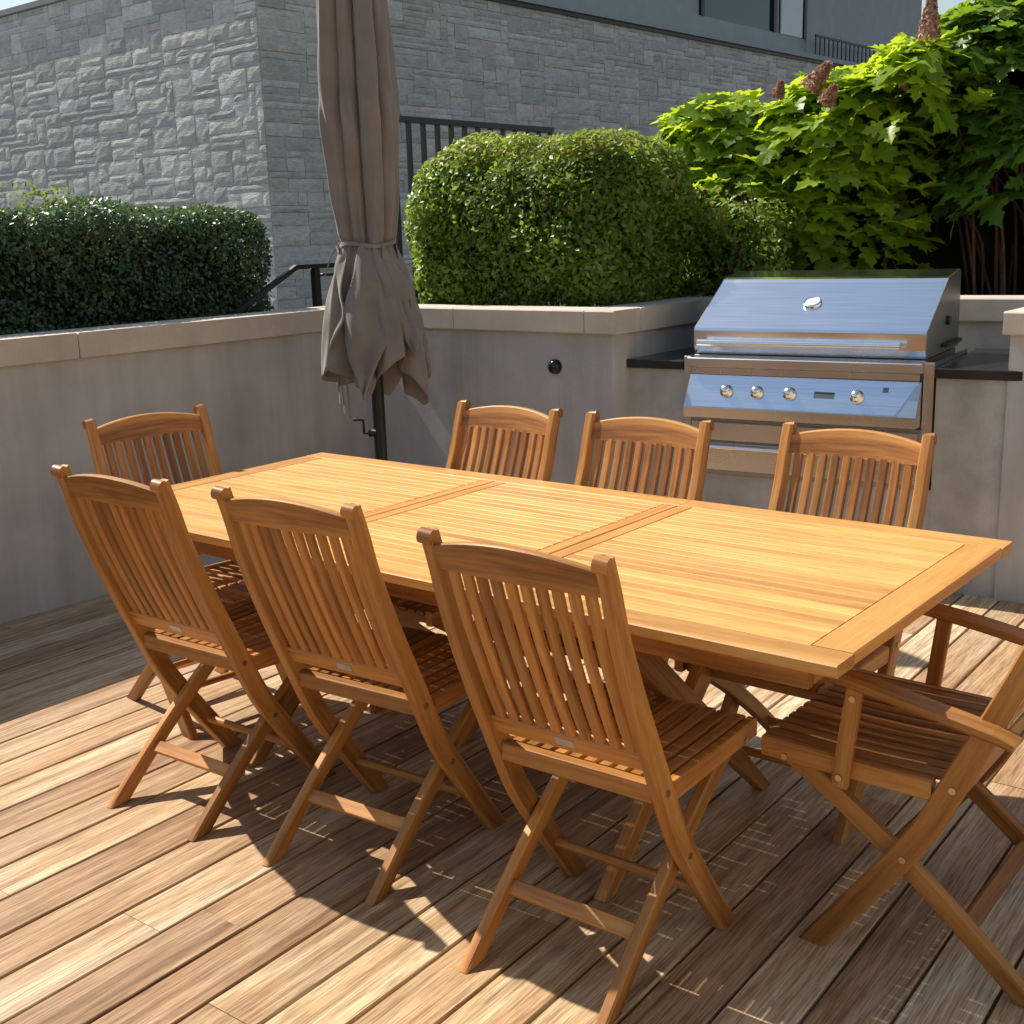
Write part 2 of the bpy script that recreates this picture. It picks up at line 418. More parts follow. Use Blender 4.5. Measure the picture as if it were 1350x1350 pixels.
# sloped control panel: trapezoid polished plate on a brushed fascia
m = MB()
y0, y1 = -.022, -.105; zt, zb = .905, .765
V = [(.308, y0, zt), (1.348, y0, zt), (1.348, y1, zb), (.308, y1, zb), (.308, y1+.004, .718), (1.348, y1+.004, .718), (.308, .03, .718), (1.348, .03, .718), (.308, .03, zt), (1.348, .03, zt)]
m.add(V, [(0, 3, 2, 1), (3, 4, 5, 2), (4, 6, 7, 5), (0, 8, 6, 4, 3), (1, 2, 5, 7, 9), (8, 0, 1, 9)], [[(0, 0)]*4, [(0, 0)]*4, [(0, 0)]*4, [(0, 0)]*5, [(0, 0)]*5, [(0, 0)]*4])
m.build('fascia', M_STEEL, G)
nrm = Vector((0, -(zt-zb), -(y0-y1))).normalized(); nrm = Vector((0, -(zt-zb), (y0-y1))).normalized()
def pp(s_, t, k=0.0):      # point on the sloped panel, t 0 bottom .. 1 top
    return Vector((s_, y1+(y0-y1)*t, zb+(zt-zb)*t)) + nrm*k
m = MB(); q = [pp(.322, .985), pp(.348, .03), pp(1.262, .03), pp(1.338, .985)]
Vv = [a+nrm*.004 for a in q]+[a-nrm*.002 for a in q]
m.add(Vv, [(0, 1, 2, 3), (0, 4, 5, 1), (1, 5, 6, 2), (2, 6, 7, 3), (3, 7, 4, 0)], [[(0, 0)]*4]*5)
m.build('control_panel', M_STEELP, G)
def knob(s_):
    m = MB(); prof = [(.030, .004), (.030, .010), (.023, .012), (.021, .034), (.017, .040), (0.001, .041)]
    ax = nrm; e1 = Vector((1, 0, 0)); e2 = ax.cross(e1); c = pp(s_, .5)
    n = 24; V = []; F = []
    for rr_, hh in prof:
        for k in range(n):
            a = 2*math.pi*k/n; V.append(c+e1*rr_*math.cos(a)+e2*rr_*math.sin(a)+ax*hh)
    for i in range(len(prof)-1):
        for k in range(n): F.append((i*n+k, i*n+(k+1) % n, (i+1)*n+(k+1) % n, (i+1)*n+k))
    m.add(V, F, [[(0, 0)]*4]*len(F), None, True)
    m.build('knob', M_STEELP, G)
for s_ in (.503, .647, .797, 1.093): knob(s_)
def panelplate(s0, s1, t0, t1, name, mat, k=.0055):
    m = MB(); q = [pp(s0, t1, k), pp(s0, t0, k), pp(s1, t0, k), pp(s1, t1, k)]
    q2 = [a-nrm*.002 for a in q]
    m.add(q+q2, [(0, 1, 2, 3), (0, 4, 5, 1), (1, 5, 6, 2), (2, 6, 7, 3), (3, 7, 4, 0)], [[(0, 0)]*4]*5)
    return m.build(name, mat, G)
panelplate(.905, .995, .42, .60, 'name_badge', simple('badge_grey', (.10, .11, .12), .4, .6))
panelplate(1.196, 1.220, .66, .80, 'igniter_button', simple('badge_grey2', (.20, .21, .22), .4, .6))
# ledge / drip tray between panel and hood
m = MB(); m.box((.305, -.055, .943), (1.351, .05, .985), c=.004); m.box((.315, -.03, .908), (1.342, .04, .94), c=.003); m.build('front_ledge', M_STEEL, G)
for s_ in (.46, .60, .745, 1.05):
    m = MB(); m.box((s_-.004, -.036, .913), (s_+.004, -.028, .930)); m.build('vent_tab', M_STEELP, G)
# hood
x0, x1 = .305, 1.345
prof = [(.045, .995), (.03, 1.03), (.03, 1.10), (.035, 1.112), (.37, 1.300), (.39, 1.314), (.415, 1.322), (.62, 1.345), (.65, 1.335), (.66, .995)]
m = MB(); n = len(prof)
V = [(x0, a, b) for a, b in prof]+[(x1, a, b) for a, b in prof]
for i in range(n-1):
    m.add([V[i], V[i+n], V[i+1+n], V[i+1]], [(0, 1, 2, 3)], [[(0, 0)]*4])
hood = m.build('hood', M_STEELP, G)
# side plates stand a little proud so the hood shows an edge
for sx in (x0-.004, x1):
    m = MB()
    A = [(sx, a, b) for a, b in prof]; B = [(sx+.004, a, b) for a, b in prof]
    k = len(A); m.add(A+B, [tuple(range(k-1, -1, -1)), tuple(range(k, 2*k))]+[(i, i+1, i+1+k, i+k) for i in range(k-1)], [[(0, 0)]*k]*2+[[(0, 0)]*4]*(k-1))
    m.build('side_plate', M_STEELD, hood)
m = MB(); m.tube([(.345, -.030, 1.052), (1.255, -.030, 1.052)], .0155, 16); 
for s_ in (.375, 1.225): m.box((s_-.012, -.035, 1.043), (s_+.012, .032, 1.061), c=.003)
m.build('handle', M_STEELP, hood)
m = MB(); c = Vector((.80, .035+.335*.53, 1.112+.188*.53)); e2 = Vector((0, .335, .188)).normalized(); e1 = Vector((1, 0, 0)); ax = e1.cross(e2)
V = []; F = []; pr = [(.042, .001), (.042, .010), (.034, .016), (.032, .012)]; n = 28
for rr_, hh in pr:
    for k in range(n):
        a = 2*math.pi*k/n; V.append(c+e1*rr_*math.cos(a)+e2*rr_*math.sin(a)+ax*hh)
for i in range(3):
    for k in range(n): F.append((i*n+k, i*n+(k+1) % n, (i+1)*n+(k+1) % n, (i+1)*n+k))
m.add(V, F, [[(0, 0)]*4]*len(F), None, True); gg = m.build('thermometer', M_STEELP, hood)
m = MB(); m.add([c+e1*.0325*math.cos(2*math.pi*k/n)+e2*.0325*math.sin(2*math.pi*k/n)+ax*.0125 for k in range(n)], [tuple(range(n))], [[(0, 0)]*n]); m.build('dial_face', M_WHITE, gg)
# side bracket bolts on the hood's right flank
m = MB(); m.tube([(x1+.003, .40, 1.13), (x1+.018, .40, 1.13)], .02); m.box((x1+.002, .30, 1.02), (x1+.03, .62, 1.035)); m.build('hinge', M_BLACK, hood)

# round black garden light / spigot on the planter wall
LT = empty('wall_light', (-3.475, 4.685, .925)); tag(LT, 'small round glossy black fitting on the grey planter wall', 'wall light')
m = MB(); m.tube([(0, 0, 0), (0, -.012, 0)], .036, 24); m.build('backplate', M_BLACK, LT)
m = MB(); m.sphere((0, -.016, 0), .034, 1, .8, 1, 20, 12); m.build('dome', simple('gloss_black', (.010, .010, .012), .12), LT)

# ------------------------------------------------------------------ table
TX, TY, TH, TL, TW = -2.1115, 2.5165, .775, 2.537, 1.067
T = empty('dining_table', (TX, TY, 0)); tag(T, 'long rectangular slatted teak table standing on the deck', 'table')
hx, hy = TL/2, TW/2; rw = .082; th = .026
for sy in (-1, 1):     # border boards
    m = MB()
    ya, yb = (-hy, -hy+rw) if sy < 0 else (hy-rw, hy)
    for a, b in ((-hx, -.349), (-.347, .347), (.349, hx)):
        m.box((a, ya, TH-th), (b, yb, TH), grain=0, c=.003)
    m.build('side_rail', M_TABLE, T)
for sx in (-1, 1):
    m = MB()
    xa, xb = (-hx+.0008, -hx+rw+.008) if sx < 0 else (hx-rw-.008, hx-.0008)
    m.box((xa, -hy+rw+.0008, TH-th), (xb, hy-rw-.0008, TH), grain=1, c=.003)
    m.build('end_board', M_TRIM, T)
for s_ in (-1, 1):
    m = MB()
    for k in (0, 1):
        a = s_*.348 + (k-1)*.048 + .0008; b = a+.0465
        m.box((a, -hy+rw+.0008, TH-th), (b, hy-rw-.0008, TH-.0004), grain=1, c=.003)
    m.build('leaf_divider', M_TRIM, T)
m = MB(); ns = 21; y_a = -hy+rw+.001; pit = (TW-2*rw-.002)/ns
for a, b in ((-hx+rw+.009, -.3975), (-.2985, .2985), (.3975, hx-rw-.009)):
    for k in range(ns):
        m.box((a, y_a+k*pit+.0006, TH-th+.003), (b, y_a+(k+1)*pit-.0006, TH-.0006), grain=0, c=.002)
m.build('top_slats', M_TABLE, T)
m = MB()
for sy in (-1, 1): m.box((-hx+.10, sy*(hy-.11)-.013, TH-th-.075), (hx-.10, sy*(hy-.11)+.013, TH-th-.0005), grain=0)
for sx in (-1, 1): m.box((sx*(hx-.113)-.013, -hy+.125, TH-th-.0745), (sx*(hx-.113)+.013, hy-.125, TH-th-.0008), grain=1)
for x in (-.80, -.36, .0, .36, .80): m.box((x-.02, -hy+.125, TH-th-.045), (x+.02, hy-.125, TH-th-.001), grain=1)
m.build('apron', M_CHAIR, T)
for sx in (-1, 1):
    for sy in (-1, 1):
        m = MB(); x = sx*.65+sy*.0175
        m.ribbon([(x, sy*.375, -.02), (x, sy*.02, .33), (x, -sy*.35, .665)], (1, 0, 0), .033, .072, c=.004, zmin=.0012); m.build('leg', M_CHAIR, T)
    m = MB(); x = sx*.65
    m.box((x-.036, -.40, .664), (x+.036, .40, .6995), grain=1); m.build('cross_rail', M_CHAIR, T)
m = MB(); m.box((-.60, -.025, .325), (.60, .025, .350), grain=0); m.build('center_beam', M_CHAIR, T)

# ------------------------------------------------------------------ chairs
POST = [(-.025, .992), (.000, .915), (.022, .835), (.055, .745), (.102, .63), (.165, .49), (.237, .335), (.337, .185), (.455, .02), (.475, -.012)]
PTH = [.034, .037, .039, .044, .049, .053, .055, .055, .054, .054]
PZ = [p[1] for p in POST][::-1]; PU = [p[0] for p in POST][::-1]
def cu(z): return interp(PZ, PU, z)      # centre line of the back post at height z
def bolt(m, x, u_, z, s_):
    m.tube([(x, u_, z), (x+s_*.003, u_, z)], .0075, 12)
def make_chair(name, label, w=.208, arms=False):
    t = empty(name, (0, 0, 0)); tag(t, label, 'chair')
    pts = catmull([(0, a, b) for a, b in POST], 4)
    ths = [interp(PZ, PTH[::-1], p.z) for p in pts]
    pw = .030
    for s_ in (-1, 1):
        m = MB(); off = Vector((s_*w, 0, 0))
        m.ribbon([p+off for p in pts], (1, 0, 0), pw, ths, c=.004, zmin=.0012)
        # scrolled top
        m.tube([(s_*w-pw/2+.0005, -.034, .985), (s_*w+pw/2-.0005, -.0295, .981)], .0165, 18)
        m.build('back_post', M_CHAIR, t)
    iw = w-pw/2
    # arched top rail, slightly bowed
    m = MB(); n = 17; V = []
    zb = .914
    rows = []
    for i in range(n):
        x = -iw+2*iw*i/(n-1); k = 1-(x/iw)**2; zt = .968+.024*k; bow = -.012*k
        for z, d in ((zb, -.011), (zt-.003, -.011), (zt, -.007), (zt, .007), (zt-.003, .011), (zb, .011)):
            V.append((x, cu(z)-.004+bow+d, z))
    F = []; U = []; o1 = random.uniform(0, 40)
    for i in range(n-1):
        for k in range(6):
            k2 = (k+1) % 6; F.append((i*6+k, i*6+k2, (i+1)*6+k2, (i+1)*6+k))
            zz = [V[j][2]+V[j][1]*.7 for j in F[-1]]; xx = [V[j][0] for j in F[-1]]
            U.append([(o1+a, o1+b*1.0) for a, b in zip(xx, zz)])
    m.add(V, F, U, random.random()); m.build('top_rail', M_CHAIR, t)
    # lower back rail
    m = MB(); m.ribbon([(-iw, cu(.528), .528), (iw, cu(.528), .528)], (0, cu(.503)-cu(.553), -.05), .050, .022, c=.003); br = m.build('lower_rail', M_CHAIR, t)
    m = MB(); zc = .529; nb = Vector((0, -.93, -.36)).normalized()
    cc = Vector((0, cu(zc), zc))+nb*.0115; tv = Vector((0, cu(.503)-cu(.553), -.05)).normalized()
    m.ribbon([cc-Vector((.024, 0, 0)), cc+Vector((.024, 0, 0))], tv, .020, .0022, c=.0004); m.build('maker_plate', M_PLATE, br)
    # back slats
    m = MB(); ns = 10 if not arms else 12; pit = 2*iw/(ns+.55)
    zs = [.548, .62, .70, .78, .86, .918]
    for k in range(ns):
        x = -iw+pit*(k+.775)
        bow = -.008*(1-(x/iw)**2)
        m.ribbon([(x, cu(z)+bow*(z-.548)/.36-.002, z) for z in zs], (1, 0, 0), .0245, .014, c=.003)
    m.build('back_slats', M_CHAIR, t)
    # folding inner legs
    lw = w-pw/2-.017
    for s_ in (-1, 1):
        m = MB(); x = s_*lw
        m.ribbon(catmull([(x, -.008, -.015), (x, .10, .085), (x, .24, .205), (x, .40, .325), (x, .555, .425)], 3), (1, 0, 0), .026, [.044]*13, c=.004, zmin=.0012)
        m.build('leg', M_CHAIR, t)
    # stretchers
    m = MB(); m.ribbon([(-lw+.013, .150, .128), (lw-.013, .150, .128)], (0, .75, .66), .036, .018, c=.003); m.build('stretcher', M_CHAIR, t)
    m = MB(); m.tube([(-iw, .375, .128), (iw, .375, .128)], .012, 12); m.build('stretcher', M_CHAIR, t)
    # seat frame and slats
    m = MB(); sw = w-.003
    for s_ in (-1, 1):
        m.ribbon([(s_*sw, .222, .436), (s_*sw, .602, .440)], (0, 0, 1), [.046, .046], .026, c=.004, up=Vector((1, 0, 0)))
    m.box((-iw+.001, .166, .424), (iw-.001, .194, .466), grain=0, c=.003)
    m.box((-sw+.0135, .560, .414), (sw-.0135, .582, .442), grain=0, c=.003)
    m.box((-iw+.028, .350, .412), (iw-.028, .378, .430), grain=0, c=.003)
    m.build('seat_frame', M_CHAIR, t)
    m = MB(); ns = 10 if not arms else 12; sp = 2*(sw-.013)/ns
    for k in range(ns):
        x = -(sw-.013)+sp*(k+.5)
        m.ribbon([(x, y, z) for y, z in ((.197, .458), (.26, .4555), (.35, .4525), (.44, .4525), (.53, .455), (.590, .457), (.606, .453))], (1, 0, 0), sp-.009, .015, c=.003)
    m.build('seat_slats', M_CHAIR, t)
    for s_ in (-1, 1):
        for a, b, c_ in ((w+pw/2, .272, .268), (w+pw/2, .178, .452), (sw+.013, .545, .428)):
            m = MB(); bolt(m, s_*a, b, c_, s_); m.build('bolt', M_BRASS, t)
    if arms:
        for s_ in (-1, 1):
            xa = s_*(w+.004)
            m = MB()
            m.ribbon(catmull([(xa+s_*.022, .058, .585), (xa+s_*.022, .10, .598), (xa+s_*.020, .22, .618), (xa+s_*.018, .33, .636), (xa+s_*.016, .43, .648), (xa+s_*.016, .452, .640)], 3), (1, 0, 0),
                     .050, [.026]*3+[.028]*9+[.026]*3+[.022], c=.007)
            m.build('armrest', M_CHAIR, t)
            m = MB(); m.ribbon([(s_*(sw+.0235), .385, .632), (s_*(sw+.0235), .412, .400)], (0, 1, .1), .036, .019, c=.004, up=Vector((1, 0, 0)))
            sp_ = m.build('arm_support', M_CHAIR, t)
            for b, c_ in ((.411, .422), (.387, .606)):
                m = MB(); bolt(m, s_*(sw+.033), b, c_, s_); m.build('bolt', M_BRASS, sp_)
    return t

GR = 'folding teak side chairs round the table'
proto = make_chair('folding_chair', 'x')
chairs = [
 ((-2.721, 1.739), .049, 'leftmost of the three near-side teak folding chairs seen from behind'),
 ((-2.100, 1.791), .071, 'near-side teak folding chair in the middle, between the two others seen from behind'),
 ((-1.386, 1.738), .029, 'near-side teak folding chair closest to the viewer, next to the armchair'),
 ((-2.545, 3.125), 3.100, 'far-side teak folding chair nearest the umbrella'),
 ((-1.985, 3.125), 3.148, 'middle far-side teak folding chair, standing in front of the planter wall corner'),
 ((-1.337, 3.205), 3.130, 'far-side teak folding chair standing in front of the steel grill'),
 ((-3.554, 2.426), -1.703, 'teak folding chair alone at the far left head of the table, facing the armchair'),
]
for i, ((x, y), a, lab) in enumerate(chairs):
    o = proto if i == 0 else copy_tree(proto)
    o.location = (x, y, 0); o.rotation_euler = (0, 0, a); o['label'] = lab; o['group'] = GR
arm = make_chair('folding_armchair', 'teak folding armchair at the right head of the table, cut by the picture edge', .248, True)
arm.location = (-.530, 2.520, 0); arm.rotation_euler = (0, 0, math.pi/2)

# ------------------------------------------------------------------ umbrella
U = empty('patio_umbrella', (-4.02, 4.0, 0)); tag(U, 'closed taupe patio umbrella tied round its black pole in the wall corner', 'umbrella')
m = MB(); m.tube([(0, 0, .06), (0, 0, 1.3), (-.03, 0, 3.1)], .030, 20); m.build('pole', M_BLACK, U)
m = MB(); m.tube([(0, 0, .0), (0, 0, .05)], .27, 40); m.tube([(0, 0, .05), (0, 0, .30)], .042, 20); m.build('base', M_BLACK, U)
m = MB(); m.tube([(0, -.02, .66), (-.035, -.035, .66)], .018, 14); m.tube([(-.035, -.035, .66), (-.06, -.045, .655), (-.062, -.046, .72), (-.11, -.06, .722)], .007, 10); m.build('crank', M_BLACK, U)
def canopy():
    nt_, nz = 288, 90
    zs = np.linspace(0, 1, nz+1)
    V = []; lob = 8
    amp = rng.uniform(.65, 1.3, lob*2); ph = rng.uniform(-.12, .12, lob*2)
    for j, s_ in enumerate(zs):
        for k in range(nt_):
            a = 2*math.pi*k/nt_
            tri = abs(((4*a+.9)/(2*math.pi)) % 1*2-1); bot = .83 + .20*tri + .05*math.cos(3*a+2.0)
            z = 3.12 + (bot-3.12)*s_
            rb = interp([.6, .8, .95, 1.1, 1.3, 1.45, 1.53, 1.60, 1.75, 2.1, 2.6, 2.9, 3.12], [.205, .215, .215, .20, .175, .140, .120, .125, .14, .155, .135, .10, .03], z)
            # pleats: sharp folds, wandering down the cloth
            tw = .5*math.sin(z*1.3)+.22*math.sin(z*3.1+1)
            fa = lob*a + tw
            i0 = int(math.floor(fa/(2*math.pi))) % lob
            sh = abs(math.sin(fa/2+ph[i0]))
            p = (sh**.38)
            p2 = .5+.5*math.cos(2.0*fa + 3*math.sin(z*2+a*2))
            depth = interp([.7, 1.2, 1.5, 1.6, 2.2, 3.0], [.72, .66, .30, .34, .52, .45], z)
            rr_ = rb*(1-depth+depth*1.28*p*amp[i0]*.95 + .05*p2 + .035*math.sin(17*a+z*6+2*math.sin(z*9)))
            rr_ = max(rr_, .034)
            # tie gathers
            g = math.exp(-((z-1.53)/.035)**2); rr_ *= 1-.10*g
            V.append((-.03*(z-1.0)/2.1+rr_*math.cos(a)*.95+.02*(z < 1.2)*(1.2-z), rr_*math.sin(a)*.95, z))
    F = []
    for j in range(nz):
        for k in range(nt_):
            F.append((j*nt_+k, (j+1)*nt_+k, (j+1)*nt_+(k+1) % nt_, j*nt_+(k+1) % nt_))
    m = MB(); m.add(V, F, [[(0, 0)]*4]*len(F), .5, True)
    o = m.build('canopy', M_FAB, U)
    md = o.modifiers.new('thick', 'SOLIDIFY'); md.thickness = .0025; md.offset = -1
    return o
cn = canopy()
# loose corner flaps of the canopy below the tie
for az, wd_, zb_, sw_ in ((-112, .17, .98, .1), (-52, .20, .84, -.15), (-8, .15, 1.02, .2), (38, .16, .90, 0), (150, .18, .92, .1)):
    a0 = R(az); nu_, nv_ = 12, 30; V = []; F = []
    for j in range(nv_+1):
        t_ = j/nv_; z = 1.54+(zb_-1.54)*t_
        wq = wd_*(.25+1.5*t_ if t_ < .5 else 1.0)*(1 if t_ < .62 else max(.03, (1-t_)/.38))
        rb = interp([.8, 1.1, 1.3, 1.45, 1.53], [.235, .222, .192, .150, .118], z)
        for i in range(nu_+1):
            q = i/nu_-.5; ang = a0+sw_*t_+q*wq/max(rb, .15)*1.1
            rr_ = rb+.018*math.cos(q*math.pi*3+t_*3)*t_+.012*math.sin(z*23+q*5)
            V.append((-.03*(z-1.0)/2.1+rr_*math.cos(ang), rr_*math.sin(ang), z+.05*abs(q)*t_))
    for j in range(nv_):
        for i in range(nu_): F.append((j*(nu_+1)+i, j*(nu_+1)+i+1, (j+1)*(nu_+1)+i+1, (j+1)*(nu_+1)+i))
    m = MB(); m.add(V, F, [[(0, 0)]*4]*len(F), .5, True); fl = m.build('canopy_flap', M_FAB, cn)
    md = fl.modifiers.new('thick', 'SOLIDIFY'); md.thickness = .0025
for az, z0_ in ((-120, .90), (-105, .86), (-92, .84), (-140, .95)):
    m = MB(); a0 = R(az); x, y = .19*math.cos(a0), .19*math.sin(a0)
    m.ribbon([(x, y, z0_+.10), (x*.97, y*.97, z0_), (x*.99, y*.95, z0_-.09)], (math.sin(a0), -math.cos(a0), 0), .010, .002, c=.0003); m.build('hanging_strap', M_FAB, cn)
# tie strap with hanging end
m = MB()
pts = [(-.03*(.53)/2.1+.128*math.cos(a), .128*math.sin(a), 1.535+.008*math.sin(3*a)) for a in np.linspace(0, 2*math.pi, 40)]
m.ribbon(pts, (0, 0, 1), .018, .003, c=.0005)
m.ribbon([(-.105, -.085, 1.545), (-.135, -.105, 1.50), (-.165, -.12, 1.43), (-.178, -.125, 1.39)], (.6, -.6, .3), .022, .003, c=.0005)
m.ribbon([(-.105, -.085, 1.545), (-.085, -.125, 1.53), (-.068, -.13, 1.50)], (.6, -.2, .5), .02, .003, c=.0005)
m.build('tie_strap', M_FAB, cn)

# ------------------------------------------------------------------ railings
HR = empty('stair_handrail', (-5.10, 4.2, 1.0)); tag(HR, 'black metal stair handrail sloping up behind the left wall', 'railing')
m = MB(); m.ribbon([(0, -.60, -.03), (0, .30, .418), (0, .86, .418)], (1, 0, 0), .030, .026, c=.002); m.build('rail', M_BLACK, HR)
m = MB(); m.box((-.018, .42, .0), (.018, .46, .405)); m.box((-.014, .36+.12, .36), (.014, .86, .375)); m.build('post', M_BLACK, HR)
FN = empty('bar_fence', (-5.25, 5.47, 1.04)); tag(FN, 'black vertical bar fence between the umbrella and the clipped hedge', 'fence')
m = MB(); m.box((-.02, -.02, 1.20), (.02, 1.62, 1.235)); m.build('rail', M_BLACK, FN)
m = MB(); m.box((-.015, 0, .06), (.015, 1.61, .09)); m.build('rail', M_BLACK, FN)
m = MB()
for k in range(13):
    y = k*.132; m.box((-.011, y, 0), (.011, y+.03, 1.2))
m.build('bars', M_BLACK, FN)

# ------------------------------------------------------------------ stone building
BX, BY, BT = -12.88, 11.0, 5.30
B = empty('stone_building', (BX, BY, 0), R(-.9)); tag(B, 'large rough split-stone building filling the background at the left and centre', 'building')
def ashlar(L, z0, z1, place, unit, maxw, maxh, rough):
    """random coursed rubble laid out on a grid; place(a, z, d) -> point"""
    nu, nz = int(L/unit[0]), int((z1-z0)/unit[1])
    used = np.zeros((nu, nz), bool); m = MB()
    for j in range(nz):
        for i in range(nu):
            if used[i, j]: continue
            h = random.choice(maxh); wd = random.choice(maxw)*(2 if h <= 1 else 1)
            h = min(h, nz-j); k = 0
            while k < wd and i+k < nu and not used[i+k, j]: k += 1
            wd = max(1, k)
            while h > 1 and used[i:i+wd, j:j+h].any(): h -= 1
            used[i:i+wd, j:j+h] = True
            a0, a1 = i*unit[0]+.004, (i+wd)*unit[0]-.004; b0, b1 = z0+j*unit[1]+.004, z0+(j+h)*unit[1]-.004
            # rough face: grid of points with random relief
            na, nb = max(2, wd+1), max(2, h+1)
            d0 = random.uniform(.025, .045)*rough; ta = random.uniform(-.009, .009)*rough; tb = random.uniform(-.008, .008)*rough
            V = []; F = []
            for q in range(nb+1):
                for p in range(na+1):
                    fa, fb = p/na, q/nb
                    edge = p in (0, na) or q in (0, nb)
                    aa = a0+(a1-a0)*fa+(random.uniform(-.006, .006)); bb = b0+(b1-b0)*fb+random.uniform(-.005, .005)
                    d = (d0+ta*(fa-.5)*2+tb*(fb-.5)*2)*(.6 if edge else 1)+random.uniform(-.005, .006)*rough
                    V.append(place(aa, bb, d))
            for q in range(nb):
                for p in range(na):
                    F.append((q*(na+1)+p, q*(na+1)+p+1, (q+1)*(na+1)+p+1, (q+1)*(na+1)+p))
            # border skirt back to the mortar
            loop = [p for p in range(na+1)]+[q*(na+1)+na for q in range(1, nb+1)]+[nb*(na+1)+p for p in range(na-1, -1, -1)]+[q*(na+1) for q in range(nb-1, 0, -1)]
            base = len(V)
            for idx in loop:
                fa, fb = (idx % (na+1))/na, (idx//(na+1))/nb
                V.append(place(a0+(a1-a0)*fa, b0+(b1-b0)*fb, -.01))
            nl = len(loop)
            for t_ in range(nl): F.append((loop[t_], base+t_, base+(t_+1) % nl, loop[(t_+1) % nl]))
            m.add(V, F, [[(0, 0)]*4]*len(F), random.random())
    return m
mA = ashlar(9.0, .3, BT-.1, lambda a, z, d: (-9.0+a, -d, z), (.15, .10), [2, 3, 3, 4, 5], [1, 1, 2, 2, 3], .34)
mA.build('wall', M_STONE, B)
mB_ = ashlar(24.0, .3, BT-.1, lambda a, z, d: (d, a, z), (.16, .09), [2, 2, 3, 4, 5], [1, 1, 2, 2, 3], .7)
mB_.build('side_wall', M_STONE2, B)
m = MB(); m.box((-9.2, .0, .3), (-.0, 26, BT-.1), tone=.2); m.build('core', M_STONE2, B)
m = MB(); m.box((-9.3, -.045, BT-.1), (.10, .35, BT), c=.01); m.box((-.35, .35, BT-.1), (.10, 24.2, BT), c=.01); m.build('coping', M_FACADE, B)
m = MB(); m.box((.02, -.0, BT-.17), (.06, 24.2, BT-.1)); m.build('flashing', M_BLACK, B)
# setback upper storey
m = MB()
m.box((-8, 3.0, BT), (-.72, 13.2, 5.84)); m.box((-8, 3.0, 8.4), (-.72, 24.5, 10.4)); m.box((-8, 17.3, BT), (-.72, 20.0, 8.4)); m.box((-8, 20.02, BT), (-.74, 24.5, 8.4)); m.box((-8, 13.2, BT), (-.74, 17.3, 5.84)); m.box((-8, 3.0, 5.84), (-.76, 12.4, 8.4))
m.build('upper_wall', M_FACADE, B)
for y0w, y1w in ((12.40, 12.54), (15.62, 15.76), (17.16, 17.30)):
    m = MB(); m.box((-.78, y0w, 5.84), (-.70, y1w, 8.4), c=.004); wf = m.build('window_frame', M_BLACK, B)
for a, b, k in ((12.54, 15.62, -.76), (15.76, 17.16, -.755)):
    m = MB(); m.box((-.80, a, 5.84), (k, b, 8.4)); m.build('window_pane', M_GLASS, B)
m = MB(); m.box((-.752, 16.02, 5.84), (-.72, 17.10, 8.4)); m.build('white_panel', M_WHITE, B)  # plain white panel in front of the pane
RR = empty('roof_railing', (BX-.33+.0157*17.0, BY+17.0, BT), R(-.9)); tag(RR, 'short black railing on top of the stone building above the bushes', 'railing')
m = MB(); m.box((-.02, 0, .52), (.02, 4.0, .57)); m.build('rail', M_BLACK, RR)
m = MB()
for k in range(17): m.box((-.012, k*.24, 0), (.012, k*.24+.04, .52))
m.build('bars', M_BLACK, RR)

# ------------------------------------------------------------------ foliage
def leaves_mesh(name, C, Nn, size, mat, parent, fold=.25, tone=None, aspect=.55):
    n = len(C); t = rng.normal(size=(n, 3)); t -= (t*Nn).sum(1)[:, None]*Nn; t /= np.linalg.norm(t, axis=1)[:, None]
    b = np.cross(Nn, t); L = size[:, None]
    v0 = C-t*L*.5; v2 = C+t*L*.5; v1 = C+b*L*aspect*.5+Nn*L*fold*.3; v3 = C-b*L*aspect*.5+Nn*L*fold*.3
    V = np.stack([v0, v1, v2, v3], 1).reshape(-1, 3)
    me = bpy.data.meshes.new(name); me.vertices.add(4*n); me.vertices.foreach_set('co', V.ravel())
    me.loops.add(6*n); me.polygons.add(2*n)
    idx = (np.arange(n)[:, None]*4+np.array([0, 1, 2, 0, 2, 3])).ravel()
    me.loops.foreach_set('vertex_index', idx.astype(np.int32))
    me.polygons.foreach_set('loop_start', (np.arange(2*n)*3).astype(np.int32))
    me.update(calc_edges=True)
    at = me.attributes.new('tone', 'FLOAT', 'FACE')
    tn = rng.random(n) if tone is None else tone
    at.data.foreach_set('value', np.repeat(tn, 2))
    me.materials.append(mat); o = bpy.data.objects.new(name, me); COL.objects.link(o); o.parent = parent
    return o
def lumps(P, k, amp, seed):
    g = np.random.default_rng(seed); s_ = np.zeros(len(P))
    for i in range(10):
        d = g.normal(size=3); d /= np.linalg.norm(d); s_ += np.sin(P@d*k*g.uniform(.6, 1.8)+g.uniform(0, 6))
    return s_/3.2*amp
